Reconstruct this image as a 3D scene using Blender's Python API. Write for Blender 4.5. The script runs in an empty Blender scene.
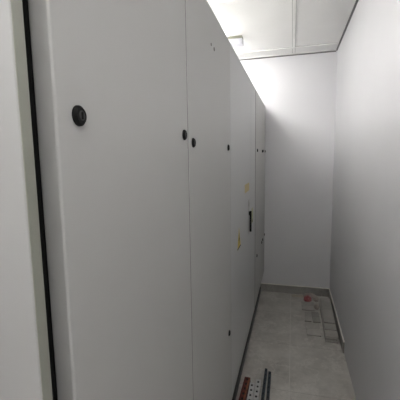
import bpy, bmesh, math, random
from mathutils import Vector, Matrix, Euler
random.seed(4)
COL = bpy.context.scene.collection
# ------------------------------------------------------------------ helpers
def new_mat(name):
    m = bpy.data.materials.new(name); m.use_nodes = True
    nt = m.node_tree; b = nt.nodes['Principled BSDF']
    return m, nt, b
def mixc(nt, a, b, fac):
    n = nt.nodes.new('ShaderNodeMix'); n.data_type = 'RGBA'
    for s, v in ((n.inputs[6], a), (n.inputs[7], b), (n.inputs[0], fac)):
        if isinstance(v, (tuple, float, int)): s.default_value = v
        else: nt.links.new(v, s)
    return n.outputs[2]
def noise(nt, vec, scale, detail=3, rough=.5):
    n = nt.nodes.new('ShaderNodeTexNoise'); n.inputs['Scale'].default_value = scale
    n.inputs['Detail'].default_value = detail; n.inputs['Roughness'].default_value = rough
    nt.links.new(vec, n.inputs['Vector']); return n.outputs['Fac']
def coords(nt):
    return nt.nodes.new('ShaderNodeTexCoord').outputs['Object']
def mth(nt, op, a, b=None, c=None):
    n = nt.nodes.new('ShaderNodeMath'); n.operation = op
    for i, v in enumerate((a, b, c)):
        if v is None: continue
        if isinstance(v, (int, float)): n.inputs[i].default_value = v
        else: nt.links.new(v, n.inputs[i])
    return n.outputs[0]
def ramp(nt, fac, lo, hi):
    n = nt.nodes.new('ShaderNodeMapRange'); nt.links.new(fac, n.inputs[0])
    n.inputs[1].default_value = lo; n.inputs[2].default_value = hi; n.clamp = True
    return n.outputs[0]
def bump(nt, b, h, strength, dist=.001):
    n = nt.nodes.new('ShaderNodeBump'); n.inputs['Strength'].default_value = strength
    n.inputs['Distance'].default_value = dist
    nt.links.new(h, n.inputs['Height']); nt.links.new(n.outputs[0], b.inputs['Normal'])
def mottled(name, c1, c2, scale, rough=.5, bs=0., bscale=200, metal=0.):
    m, nt, b = new_mat(name); v = coords(nt)
    f = ramp(nt, noise(nt, v, scale, 4), .3, .7)
    nt.links.new(mixc(nt, (*c1, 1), (*c2, 1), f), b.inputs['Base Color'])
    b.inputs['Roughness'].default_value = rough; b.inputs['Metallic'].default_value = metal
    if bs: bump(nt, b, noise(nt, v, bscale, 2), bs)
    return m
M = {}
M['paint'] = mottled('grey_powder_coat', (.425, .425, .413), (.44, .44, .428), 2.0, .42, .10, 500)
M['paint_light'] = mottled('light_grey_powder_coat', (.455, .46, .458), (.47, .475, .473), 2.0, .36, .08, 500)
M['panel_face'] = mottled('pale_grey_powder_coat', (.40, .40, .395), (.42, .42, .415), 2.0, .45, .10, 500)
M['plinth'] = mottled('dark_grey_plinth_steel', (.075, .078, .078), (.10, .102, .10), 8, .45)
M['recess_shade'] = mottled('black_recess_shade', (.008, .008, .008), (.012, .012, .012), 8, .6)  # near-black that paints in shade for seams and hollows
M['black'] = mottled('black_plastic', (.004, .004, .004), (.007, .007, .007), 30, .6)
M['black'].node_tree.nodes['Principled BSDF'].inputs['Specular IOR Level'].default_value = .15
M['blackmetal'] = mottled('dark_lock_insert', (.012, .012, .012), (.02, .02, .021), 30, .5)
M['screw'] = mottled('dull_screw_steel', (.10, .095, .09), (.16, .15, .14), 60, .5, metal=.5)
M['wall'] = mottled('painted_wall_cool_white', (.66, .657, .672), (.69, .687, .702), 1.6, .6, .12, 160)
M['ceiling'] = mottled('white_ceiling_tile', (.86, .855, .845), (.89, .885, .875), 3, .8, .1, 300)
M['tbar'] = mottled('white_grid_metal', (.82, .82, .80), (.86, .86, .84), 5, .4)
M['joint_shade'] = mottled('grey_joint_shade', (.42, .42, .41), (.48, .48, .47), 5, .7)  # grey lines painting the shadow beside the grid bars
M['angle_shade'] = mottled('shaded_wall_angle', (.11, .11, .11), (.15, .15, .15), 5, .5)  # trim toned dark to stand in for the ceiling-edge shadow line
M['yellow'] = mottled('yellow_sticker', (.55, .42, .05), (.62, .48, .07), 20, .5)
M['ochre'] = mottled('faded_yellow_sticker', (.50, .40, .17), (.56, .45, .2), 20, .5)
M['palegreen'] = mottled('pale_yellow_sticker', (.42, .42, .24), (.48, .48, .29), 20, .5)
M['red'] = mottled('dark_red_paint', (.075, .012, .010), (.12, .020, .014), 25, .45)
M['orange'] = mottled('rusty_orange_paint', (.13, .035, .02), (.30, .11, .05), 30, .5)
M['galv'] = mottled('galvanised_steel', (.50, .50, .49), (.64, .64, .63), 25, .45, metal=.15)
M['darkblue'] = mottled('dark_blue_grey_paint', (.022, .032, .042), (.045, .06, .075), 30, .4)
M['housing'] = mottled('white_lamp_plastic', (.62, .62, .68), (.66, .66, .72), 10, .4)
M['olive_edge'] = mottled('olive_grey_edge_band', (.27, .275, .235), (.29, .295, .255), 10, .5)
M['olive'] = mottled('dull_olive_grey_shade', (.24, .24, .19), (.29, .29, .23), 10, .6)  # olive tone standing in for shade above the lamp end
M['redplastic'] = mottled('red_plastic_film', (.28, .03, .045), (.52, .22, .21), 18, .35, .5, 60)
M['paleplastic'] = mottled('pale_pink_plastic_film', (.40, .35, .31), (.52, .46, .42), 25, .35, .5, 60)
M['beige'] = mottled('beige_paper', (.45, .40, .33), (.55, .50, .42), 25, .7)

def stone(name, tiled, dark=1., K=2.0):
    dark *= K
    m, nt, b = new_mat(name); v = coords(nt)
    n1 = ramp(nt, noise(nt, v, 3.5, 6, .62), .32, .7)
    n2 = ramp(nt, noise(nt, v, 22, 5, .65), .35, .7)
    c = mixc(nt, (.190*dark, .180*dark, .165*dark, 1), (.290*dark, .278*dark, .258*dark, 1), n1)
    c = mixc(nt, c, (.34*dark, .328*dark, .305*dark, 1), mth(nt, 'MULTIPLY', n2, .35))
    n3 = noise(nt, v, 1.6, 8, .7)
    vein = mth(nt, 'SUBTRACT', 1., ramp(nt, mth(nt, 'ABSOLUTE', mth(nt, 'SUBTRACT', n3, .5)), 0., .02))
    c = mixc(nt, c, (.40*dark, .385*dark, .36*dark, 1), mth(nt, 'MULTIPLY', vein, .3))
    if tiled:
        sep = nt.nodes.new('ShaderNodeSeparateXYZ'); nt.links.new(v, sep.inputs[0])
        def line(o, off, w):
            t = mth(nt, 'FRACT', mth(nt, 'DIVIDE', mth(nt, 'SUBTRACT', o, off - 60.), .6))
            t = mth(nt, 'ABSOLUTE', mth(nt, 'SUBTRACT', t, .5))
            return mth(nt, 'GREATER_THAN', t, .5 - w/1.2)
        gx = line(sep.outputs[0], .006, .006); gy = line(sep.outputs[1], 3.419, .004)
        c = mixc(nt, c, (.62, .60, .56, 1), mth(nt, 'MULTIPLY', gx, .8))
        c = mixc(nt, c, (.24, .225, .205, 1), mth(nt, 'MULTIPLY', gy, .55))
        # pale plaster dust trodden over the tiles
        d = ramp(nt, noise(nt, v, 9, 8, .75), .56, .72)
        c = mixc(nt, c, (.66, .64, .59, 1), mth(nt, 'MULTIPLY', d, .4))
    nt.links.new(c, b.inputs['Base Color'])
    b.inputs['Roughness'].default_value = .5
    bump(nt, b, noise(nt, v, 60, 3), .1)
    return m
M['floor'] = stone('grey_stone_tile_floor', True)
M['stone'] = stone('grey_stone_tile_piece', False, .80)
M['stone_pale'] = stone('pale_stone_tile_piece', False, .95)
M['stone_brown'] = stone('brownish_stone_tile_piece', False, .66)
M['skirt'] = stone('brown_grey_stone_skirting', False, .62)
M['skirt_top'] = mottled('pale_skirting_edge', (.74, .72, .66), (.80, .78, .72), 10, .5)

def emis(name, col, s):
    m, nt, b = new_mat(name)
    b.inputs['Base Color'].default_value = (.8, .8, .8, 1)
    b.inputs['Emission Color'].default_value = (*col, 1); b.inputs['Emission Strength'].default_value = s
    return m
M['glow'] = emis('glowing_lamp_diffuser', (1., .985, .95), 14)

def box(bm, x0, x1, y0, y1, z0, z1, mi=0):
    r = bmesh.ops.create_cube(bm, size=1.)
    for v in r['verts']:
        v.co = Vector(((x0+x1)/2+v.co.x*(x1-x0), (y0+y1)/2+v.co.y*(y1-y0), (z0+z1)/2+v.co.z*(z1-z0)))
    for f in {f for v in r['verts'] for f in v.link_faces}: f.material_index = mi
    return r['verts']
def cyl_x(bm, x0, x1, y, z, r0, r1, mi=0, n=32):       # cylinder along X
    r = bmesh.ops.create_cone(bm, segments=n, radius1=r0, radius2=r1, depth=abs(x1-x0), cap_ends=True)
    rot = Matrix.Rotation(math.pi/2, 4, 'Y')
    for v in r['verts']:
        v.co = rot @ v.co; v.co += Vector(((x0+x1)/2, y, z))
    for f in {f for v in r['verts'] for f in v.link_faces}: f.material_index = mi
def obj(name, bm, mats, parent=None, bevel=0., seg=2):
    me = bpy.data.meshes.new(name)
    bmesh.ops.recalc_face_normals(bm, faces=bm.faces[:]); bm.to_mesh(me); bm.free()
    for m in (mats if isinstance(mats, (list, tuple)) else [mats]): me.materials.append(M[m])
    o = bpy.data.objects.new(name, me); COL.objects.link(o)
    if parent:
        o.parent = parent
        p = parent; off = Vector((0, 0, 0)); 
        mw = Matrix.Identity(4)
        chain = []
        while p: chain.append(p); p = p.parent
        for q in reversed(chain): mw = mw @ q.matrix_basis
        o.matrix_basis = mw.inverted()                 # mesh is given in room coordinates
    if bevel:
        b = o.modifiers.new('bevel', 'BEVEL'); b.width = bevel; b.segments = seg; b.limit_method = 'ANGLE'
        for p in me.polygons: p.use_smooth = True
        w = o.modifiers.new('wn', 'WEIGHTED_NORMAL'); w.keep_sharp = True
    return o
def thing(name, label, cat, loc, group=None, rz=0.):
    o = bpy.data.objects.new(name, None); COL.objects.link(o); o.empty_display_size = .1
    o.matrix_basis = Matrix.Translation(loc) @ Matrix.Rotation(rz, 4, 'Z')
    o['label'] = label; o['category'] = cat
    if group: o['group'] = group
    return o
def tag(o, label, cat, group=None):
    o['label'] = label; o['category'] = cat
    if group: o['group'] = group
    return o
def struct(name, bm, mats, **k):
    o = obj(name, bm, mats, **k); o['kind'] = 'structure'; return o

# ------------------------------------------------------------------ the room
XR, YB, HC = .4355, 3.9608, 2.7196
XL, YN = -2.7, -2.6
bm = bmesh.new(); box(bm, XL-.1, XR+.1, YN-.1, YB+.1, -.1, 0); struct('floor', bm, 'floor')
bm = bmesh.new(); box(bm, XL-.1, XR+.1, YN-.1, YB+.1, HC, HC+.1); struct('ceiling', bm, 'ceiling')
bm = bmesh.new(); box(bm, XR, XR+.1, YN, YB, 0, HC); struct('wall_right', bm, 'wall')
bm = bmesh.new(); box(bm, XL-.1, XR+.1, YB, YB+.1, 0, HC); struct('wall_back', bm, 'wall')
bm = bmesh.new(); box(bm, XL-.1, XL, YN, YB, 0, HC); struct('wall_left', bm, 'wall')
bm = bmesh.new(); box(bm, XL-.1, XR+.1, YN-.1, YN, 0, HC); struct('wall_front', bm, 'wall')
# stone skirting, its sawn top edge paler
bm = bmesh.new(); box(bm, XL, XR-.012, YB-.012, YB, 0, .092); box(bm, XL, XR-.012, YB-.012, YB, .092, .10, 1)
struct('baseboard_back', bm, ['skirt', 'skirt_top'])
bm = bmesh.new(); box(bm, XR-.011, XR, 2.79, YB, 0, .094); box(bm, XR-.011, XR, 2.79, YB, .094, .102, 1)
struct('baseboard_right', bm, ['skirt', 'skirt_top'])
# ceiling grid
n = 1
for x in (-.007, -1.207, -2.407):
    bm = bmesh.new(); box(bm, x-.012, x+.012, YN+.025, YB-.025, HC-.010, HC)
    box(bm, x-.016, x+.016, YN+.025, YB-.025, HC-.0015, HC, 1)
    struct('trim_%d' % n, bm, ['tbar', 'joint_shade']); n += 1
for y in (3.74, 2.5185, 1.32, .12, -1.08, -2.28):
    bm = bmesh.new(); box(bm, XL+.025, XR-.025, y-.012, y+.012, HC-.0095, HC-.001)
    box(bm, XL+.025, XR-.025, y-.016, y+.016, HC-.0012, HC, 1)
    struct('trim_%d' % n, bm, ['tbar', 'joint_shade']); n += 1
bm = bmesh.new(); box(bm, XR-.013, XR, YN, YB, HC-.012, HC); struct('trim_%d' % n, bm, 'angle_shade'); n += 1
bm = bmesh.new(); box(bm, XL, XR-.013, YB-.02, YB, HC-.010, HC); box(bm, XL, XR-.013, YB-.004, YB, HC-.022, HC-.010, 1)
struct('trim_%d' % n, bm, ['tbar', 'angle_shade']); n += 1

# ------------------------------------------------------------------ the row of enclosures
XF, XD, TOP, ZB, CX = -.305, -.33, 2.1707, .2612, -.3402
def lock(door, y, z):
    bm = bmesh.new()
    cyl_x(bm, XF, XF+.003, y, z, .0152, .0150)
    cyl_x(bm, XF+.003, XF+.0065, y, z, .0145, .0115)
    cyl_x(bm, XF+.0065, XF+.0072, y, z, .0075, .0070, 1)
    box(bm, XF+.0072, XF+.0082, y-.0018, y+.0018, z-.005, z+.005, 0)
    return obj('lock', bm, ['black', 'blackmetal'], door)
def door(cab, name, y0, y1, mat, z0=ZB, z1=TOP-.002, bev=.004, x=XF, xb=None):
    bm = bmesh.new(); box(bm, xb or XD+.001, x, y0, y1, z0, z1)
    return obj(name, bm, mat, cab, bevel=bev, seg=3)
def cabinet(y0, y1, label, side_gap_shade=False, seam_shade=None):
    t = thing('electrical_enclosure', label, 'electrical cabinet', (-.6, (y0+y1)/2, 0), 'electrical enclosures standing in one row')
    g = .0006
    bm = bmesh.new(); box(bm, -.90, XD if not side_gap_shade else -.3385, y0+(g if not side_gap_shade else .02), y1-g, ZB-.012, TOP)
    obj('body', bm, 'paint', t)
    if seam_shade:
        bm = bmesh.new(); box(bm, XD, XF-.0015, *seam_shade, ZB, TOP-.004); obj('seam_shade', bm, 'recess_shade', t)  # dark strip that stands in for shade in the door seam
    if side_gap_shade:
        bm = bmesh.new(); box(bm, -.90, -.3395, y0+.001, y0+.0195, ZB-.012, TOP); obj('side_gap_shade', bm, 'recess_shade', t)  # black filler painting the shade beside the first door
    bm = bmesh.new(); box(bm, -.88, CX, y0+g, y1-g, 0, .052)
    box(bm, -.875, CX-.012, y0+g, y1-g, .052, ZB-.012, 1)  # near-black upper part paints the shade under the overhanging body
    obj('plinth', bm, ['plinth', 'recess_shade'], t)
    return t
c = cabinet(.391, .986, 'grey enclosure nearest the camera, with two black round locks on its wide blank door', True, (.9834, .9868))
d = door(c, 'door', .391, .9830, 'paint', bev=.004, xb=-.338)
lock(d, .4405, 1.673); lock(d, .943, 1.676)
c = cabinet(.987, 1.702, 'second grey enclosure of the row, two small screw heads high on its door')
d = door(c, 'door', .9880, 1.7005, 'paint', bev=.0025)
lock(d, 1.034, 1.657); lock(d, 1.636, 1.657); lock(d, 1.633, .699); lock(d, 1.034, .699)
for y, z, r in ((1.299, 2.034, .006), (1.350, 2.032, .008)):
    bm = bmesh.new(); cyl_x(bm, XF, XF+.002, y, z, r, r*.8); obj('screw', bm, 'screw', d)
c = cabinet(1.703, 2.918, 'wide light grey enclosure with a black swing handle and yellow warning stickers', seam_shade=(2.888, 2.917))
d = door(c, 'door', 1.7035, 2.532, 'paint_light', bev=.0025)
bm = bmesh.new(); box(bm, XF, XF+.003, 2.425, 2.485, 1.045, 1.30); 
cyl_x(bm, XF+.003, XF+.006, 2.455, 1.262, .022, .020)
obj('handle_plate', bm, 'paint', d, bevel=.0015)
bm = bmesh.new(); box(bm, XF+.003, XF+.010, 2.434, 2.450, 1.185, 1.215)
vs = box(bm, XF+.008, XF+.022, 2.430, 2.452, 1.064, 1.218)
h = obj('handle', bm, 'black', d, bevel=.004); h['label'] = 'black swing handle'
x = XF+.0008
def yz_poly(bm, pts, x, mi=0, th=.0006):
    a = [bm.verts.new((x, y, z)) for y, z in pts]; b = [bm.verts.new((x+th, y, z)) for y, z in pts]
    n = len(pts)
    fs = [bm.faces.new(b), bm.faces.new(a[::-1])]
    for i in range(n): fs.append(bm.faces.new((a[i], a[(i+1) % n], b[(i+1) % n], b[i])))
    for f in fs: f.material_index = mi
bm = bmesh.new()
yz_poly(bm, [(1.915, 1.062), (2.045, 1.062), (1.98, 1.19)], XF, 0)
yz_poly(bm, [(1.99, 1.155), (1.965, 1.11), (1.98, 1.11), (1.97, 1.08), (2.0, 1.122), (1.985, 1.122)], XF+.0006, 1)
yz_poly(bm, [(1.915, 1.062), (2.045, 1.062), (2.035, 1.070), (1.925, 1.070)], XF+.0006, 1)
s = obj('warning_sticker', bm, ['yellow', 'black'], d); s['label'] = 'yellow triangular warning sticker with a black bolt'
bm = bmesh.new(); yz_poly(bm, [(2.24, 1.368), (2.47, 1.368), (2.47, 1.425), (2.24, 1.425)], XF, 0)
s = obj('warning_sticker', bm, 'ochre', d); s['label'] = 'small yellow rectangular sticker above the handle'
door(c, 'mullion', 2.5345, 2.598, 'paint_light', bev=.003)
d = door(c, 'side_door', 2.6005, 2.886, 'paint_light', bev=.003)
bm = bmesh.new(); yz_poly(bm, [(2.625, 1.085), (2.735, 1.085), (2.735, 1.205), (2.625, 1.205)], XF, 0)
yz_poly(bm, [(2.66, 1.092), (2.70, 1.092), (2.68, 1.118)], XF+.0006, 1)
s = obj('information_sticker', bm, ['palegreen', 'black'], d); s['label'] = 'pale yellow sticker beside the handle'
c = cabinet(2.924, 3.598, 'narrow-looking grey enclosure just past the dark seam, second from the back wall', seam_shade=(3.5967, 3.5978))
d = door(c, 'door', 2.926, 3.5965, 'paint', bev=.003)
for y in (3.045, 3.545): lock(d, y, 1.668); lock(d, y, .705)
c = cabinet(3.600, 3.944, 'last grey enclosure of the row, standing against the back wall')
d = door(c, 'door', 3.6015, 3.942, 'paint', bev=.003)
for y in (3.648, 3.905): lock(d, y, 1.672); lock(d, y, .710)

# the free edge panel in front of the first enclosure: a folded sheet steel leaf
t = thing('side_panel', 'pale grey sheet steel panel at the left edge, in front of the first enclosure', 'steel panel', (-.6, .336, 0))
bm = bmesh.new(); box(bm, -1.15, XF-.0016, .3290, .3465, .004, TOP)
obj('panel_sheet', bm, 'panel_face', t, bevel=.0022, seg=3)
bm = bmesh.new(); box(bm, XF-.0015, XF, .3295, .3465, .006, TOP-.002)
e = obj('edge_band', bm, 'olive_edge', t, bevel=.0006); e['label'] = 'olive grey edge band'
for xx in (-1.1, -.36):
    bm = bmesh.new(); box(bm, xx-.02, xx+.02, .327, .349, 0, .004); obj('foot', bm, 'plinth', t)

# ------------------------------------------------------------------ ceiling luminaires
def lamp(x0, y, label, L=1.2):
    t = thing('batten_luminaire', label, 'ceiling light', (x0-L/2, y, HC), 'white batten lights on the ceiling')
    bm = bmesh.new(); box(bm, x0-L+.02, x0-.135, y-.045, y+.045, HC-.036, HC-.006); obj('housing', bm, 'housing', t, bevel=.003)
    bm = bmesh.new(); box(bm, x0-L+.02, x0-.135, y-.040, y+.040, HC-.078, HC-.036); obj('diffuser', bm, 'glow', t, bevel=.012)
    for a, e in ((x0-.135, x0), (x0-L, x0-L+.02)):
        bm = bmesh.new(); box(bm, a, e, y-.047, y+.047, HC-.074, HC-.026); obj('end_cap', bm, 'housing', t, bevel=.003)
        bm = bmesh.new(); box(bm, a+.002, e-.004, y-.040, y+.040, HC-.026, HC-.001); obj('cap_shade', bm, 'olive', t)  # added block coloured as the shade above the end cap
lamp(-.463, 3.27, 'white batten light on the ceiling, half hidden behind the enclosure tops')
lamp(-.27, 1.98, 'added fill batten light on the ceiling above the wide enclosure, out of the picture')  # added fill light, unseen, brightens the far aisle
lamp(.34, -.2, 'added fill batten light on the ceiling above the camera, out of the picture')  # added unseen light for the faces turned to the camera

# ------------------------------------------------------------------ perforated strips on the floor, near edge
def strip(p0, p1, w, h, mats, label, tilt=0., n_out=None):
    """U-shaped perforated strip, from end p0 (far, x,y) to p1 (near); web on top."""
    L = math.hypot(p1[0]-p0[0], p1[1]-p0[1])
    ang = math.atan2(p1[0]-p0[0], -(p1[1]-p0[1]))      # runs along -Y
    bm = bmesh.new(); th = .0022
    pitch = .05; hw = w*.2; hl = .010
    # top web with real holes
    k = int(L/pitch); ys = [0.]
    y = .022
    def q(x0, x1, y0, y1, mi=1): box(bm, x0, x1, -y1, -y0, h-th, h, mi)
    q(-w/2, -hw, 0, L); q(hw, w/2, 0, L, 0)
    cur = 0.
    for i in range(k):
        c = .025+i*pitch
        q(-hw, hw, cur, c-hl); cur = c+hl
    q(-hw, hw, cur, L)
    # side flanges with slots
    solid = mats[0] == 'galv'
    for s in (-1, 1):
        xa, xb = (s*w/2-s*th, s*w/2)
        x0, x1 = min(xa, xb), max(xa, xb)
        if solid: box(bm, x0, x1, -L, 0, 0, h-th, 1); continue
        box(bm, x0, x1, -L, 0, h*.72, h-th, 1); box(bm, x0, x1, -L, 0, 0, h*.25, 1)
        cur = 0.
        for i in range(int(L/.025)):
            c = .0125+i*.025
            box(bm, x0, x1, -(c-.007), -cur, h*.25, h*.72, 1); cur = c+.007
        box(bm, x0, x1, -L, -cur, h*.25, h*.72, 1)
    box(bm, -w/2+th+.0005, w/2-th-.0005, -L+.002, -.002, .003, h-.008, 2)      # dark core painting the shade inside the hollow
    o = obj('perforated_strip', bm, list(mats)+['recess_shade'])
    o.matrix_basis = Matrix.Translation((p0[0], p0[1], 0)) @ Matrix.Rotation(ang, 4, 'Z')
    return tag(o, label, 'metal strip', 'perforated metal strips on the floor')
def at(p0, p1, y):                       # lengthen the strip along its line to depth y
    t = (y-p0[1])/(p1[1]-p0[1]); return (p0[0]+(p1[0]-p0[0])*t, y)
S = [((-.284, 2.235), (-.292, 2.0), .040, .046, ['orange', 'red'], 'dark red and orange perforated metal strip lying against the enclosure plinth'),
     ((-.246, 2.19), (-.244, 2.02), .032, .040, ['galv', 'galv'], 'pale perforated metal strip lying beside the dark red one'),
     ((-.206, 2.235), (-.206, 2.02), .032, .040, ['galv', 'galv'], 'pale perforated metal strip lying beside the dark blue ones'),
     ((-.163, 2.375), (-.164, 2.03), .018, .042, ['darkblue', 'darkblue'], 'long dark blue slotted strip next to a pale strip'),
     ((-.135, 2.345), (-.130, 2.04), .020, .042, ['darkblue', 'darkblue'], 'dark blue slotted strip on the aisle side of the bundle')]
for p0, p1, w, h, m, l in S: strip(p0, at(p0, p1, 1.55), w, h, m, l)

# ------------------------------------------------------------------ stone offcuts by the right wall
def slab(x, y, w, l, z, th, rz, label, group, name='skirting_strip', cat='stone strip', mat='stone'):
    bm = bmesh.new(); box(bm, -w/2, w/2, -l/2, l/2, 0, th)
    o = obj(name, bm, mat, bevel=.0015)
    o.matrix_basis = Matrix.Translation((x, y, z)) @ Matrix.Rotation(rz, 4, 'Z')
    return tag(o, label, cat, group)
g = 'stone skirting strips stacked by the right wall'
slab(.357, 3.315, .104, .77, 0, .019, -.005, 'lowest grey stone strip of the long stack beside the right wall', g)
slab(.355, 3.320, .102, .77, .0192, .019, -.014, 'second grey stone strip from the bottom of the long stack', g, mat='stone_brown')
slab(.357, 3.312, .104, .76, .0384, .019, -.004, 'third grey stone strip up, the front step of the long stack', g, mat='stone_pale')
slab(.359, 3.375, .100, .67, .0576, .012, -.012, 'fourth grey stone strip, set back from the front step of the stack', g)
slab(.361, 3.425, .098, .56, .0698, .012, -.018, 'topmost grey stone strip of the long stack', g)
g = 'loose stone tile pieces on the floor'
slab(.212, 3.13, .125, .235, 0, .011, .02, 'nearest flat stone tile piece left of the stack', g, 'tile_offcut', 'tile piece', 'stone_pale')
slab(.178, 3.375, .065, .20, 0, .011, -.03, 'narrow stone tile piece between two wider pieces', g, 'tile_offcut', 'tile piece', 'stone')
slab(.252, 3.385, .072, .22, 0, .010, .03, 'brownish flat stone tile piece touching the long stack side', g, 'tile_offcut', 'tile piece', 'stone_brown')
slab(.185, 3.63, .13, .21, 0, .011, .01, 'farthest flat stone tile piece in front of the red film', g, 'tile_offcut', 'tile piece')
# crumpled film
def crumple(name, x, y, sx, sy, sz, mat, label, seed):
    rnd = random.Random(seed)
    bm = bmesh.new(); bmesh.ops.create_icosphere(bm, subdivisions=4, radius=1.)
    ph = [(Vector((rnd.uniform(-1, 1), rnd.uniform(-1, 1), rnd.uniform(-1, 1))).normalized(), rnd.uniform(4, 11), rnd.uniform(0, 6)) for _ in range(9)]
    for v in bm.verts:
        n0 = v.co.normalized(); s = 1.
        for dr, f, p in ph: s += .07*abs(math.sin(f*n0.dot(dr)+p))-.03
        v.co = n0*s
        v.co = Vector((v.co.x*sx, v.co.y*sy, max(0, (v.co.z+.45)*sz)))
    o = obj(name, bm, mat); o.location = (x, y, 0)
    return tag(o, label, 'plastic film')
crumple('crumpled_film', .190, 3.80, .036, .060, .030, 'redplastic', 'crumpled red plastic film on the floor near the back wall', 2)
crumple('crumpled_film', .280, 3.83, .026, .050, .028, 'paleplastic', 'crumpled pale plastic film right of the red one', 7)
crumple('crumpled_film', .215, 3.895, .06, .035, .028, 'paleplastic', 'crumpled pale plastic film behind the red one, against the back wall', 12)
crumple('crumpled_film', .272, 3.62, .024, .045, .025, 'paleplastic', 'small pale plastic scrap beside the stone stack', 9)
bm = bmesh.new()
N = 14
for i in range(N+1):
    for j in (0, 1):
        bm.verts.new((-.03+.13*i/N, (j-.5)*.07, .003+.008*abs(math.sin(i*1.1+j))))
bm.verts.ensure_lookup_table()
for i in range(N): bm.faces.new([bm.verts[k] for k in (2*i, 2*i+2, 2*i+3, 2*i+1)])
o = obj('paper_scrap', bm, 'beige'); sm = o.modifiers.new('s', 'SOLIDIFY'); sm.thickness = .001
o.location = (.05, 3.875, 0); tag(o, 'pale beige paper scrap on the floor at the foot of the back wall', 'paper')

# ------------------------------------------------------------------ camera
f, yaw, pit, rol, h = 335.88, math.radians(15.4153), math.radians(-7.1175), math.radians(-.9409), 1.6086
fw = Vector((-math.sin(yaw)*math.cos(pit), math.cos(yaw)*math.cos(pit), math.sin(pit)))
r = Vector((math.cos(yaw), math.sin(yaw), 0)); u = r.cross(fw)
r2 = math.cos(rol)*r+math.sin(rol)*u; u2 = -math.sin(rol)*r+math.cos(rol)*u
cam = bpy.data.cameras.new('camera'); co = bpy.data.objects.new('camera', cam); COL.objects.link(co)
cam.sensor_width = 36; cam.sensor_height = 36; cam.sensor_fit = 'HORIZONTAL'; cam.lens = f/400*36
cam.clip_start = .01
co.matrix_world = Matrix(((r2.x, u2.x, -fw.x, 0), (r2.y, u2.y, -fw.y, 0), (r2.z, u2.z, -fw.z, h), (0, 0, 0, 1)))
sc = bpy.context.scene; sc.camera = co
w = bpy.data.worlds.new('world'); sc.world = w; w.use_nodes = True
w.node_tree.nodes['Background'].inputs[0].default_value = (.5, .5, .52, 1)
w.node_tree.nodes['Background'].inputs[1].default_value = .1
vs = sc.view_settings; vs.view_transform = 'Standard'; vs.look = 'None'; vs.gamma = 1; vs.exposure = 2.27
vs.use_curve_mapping = False
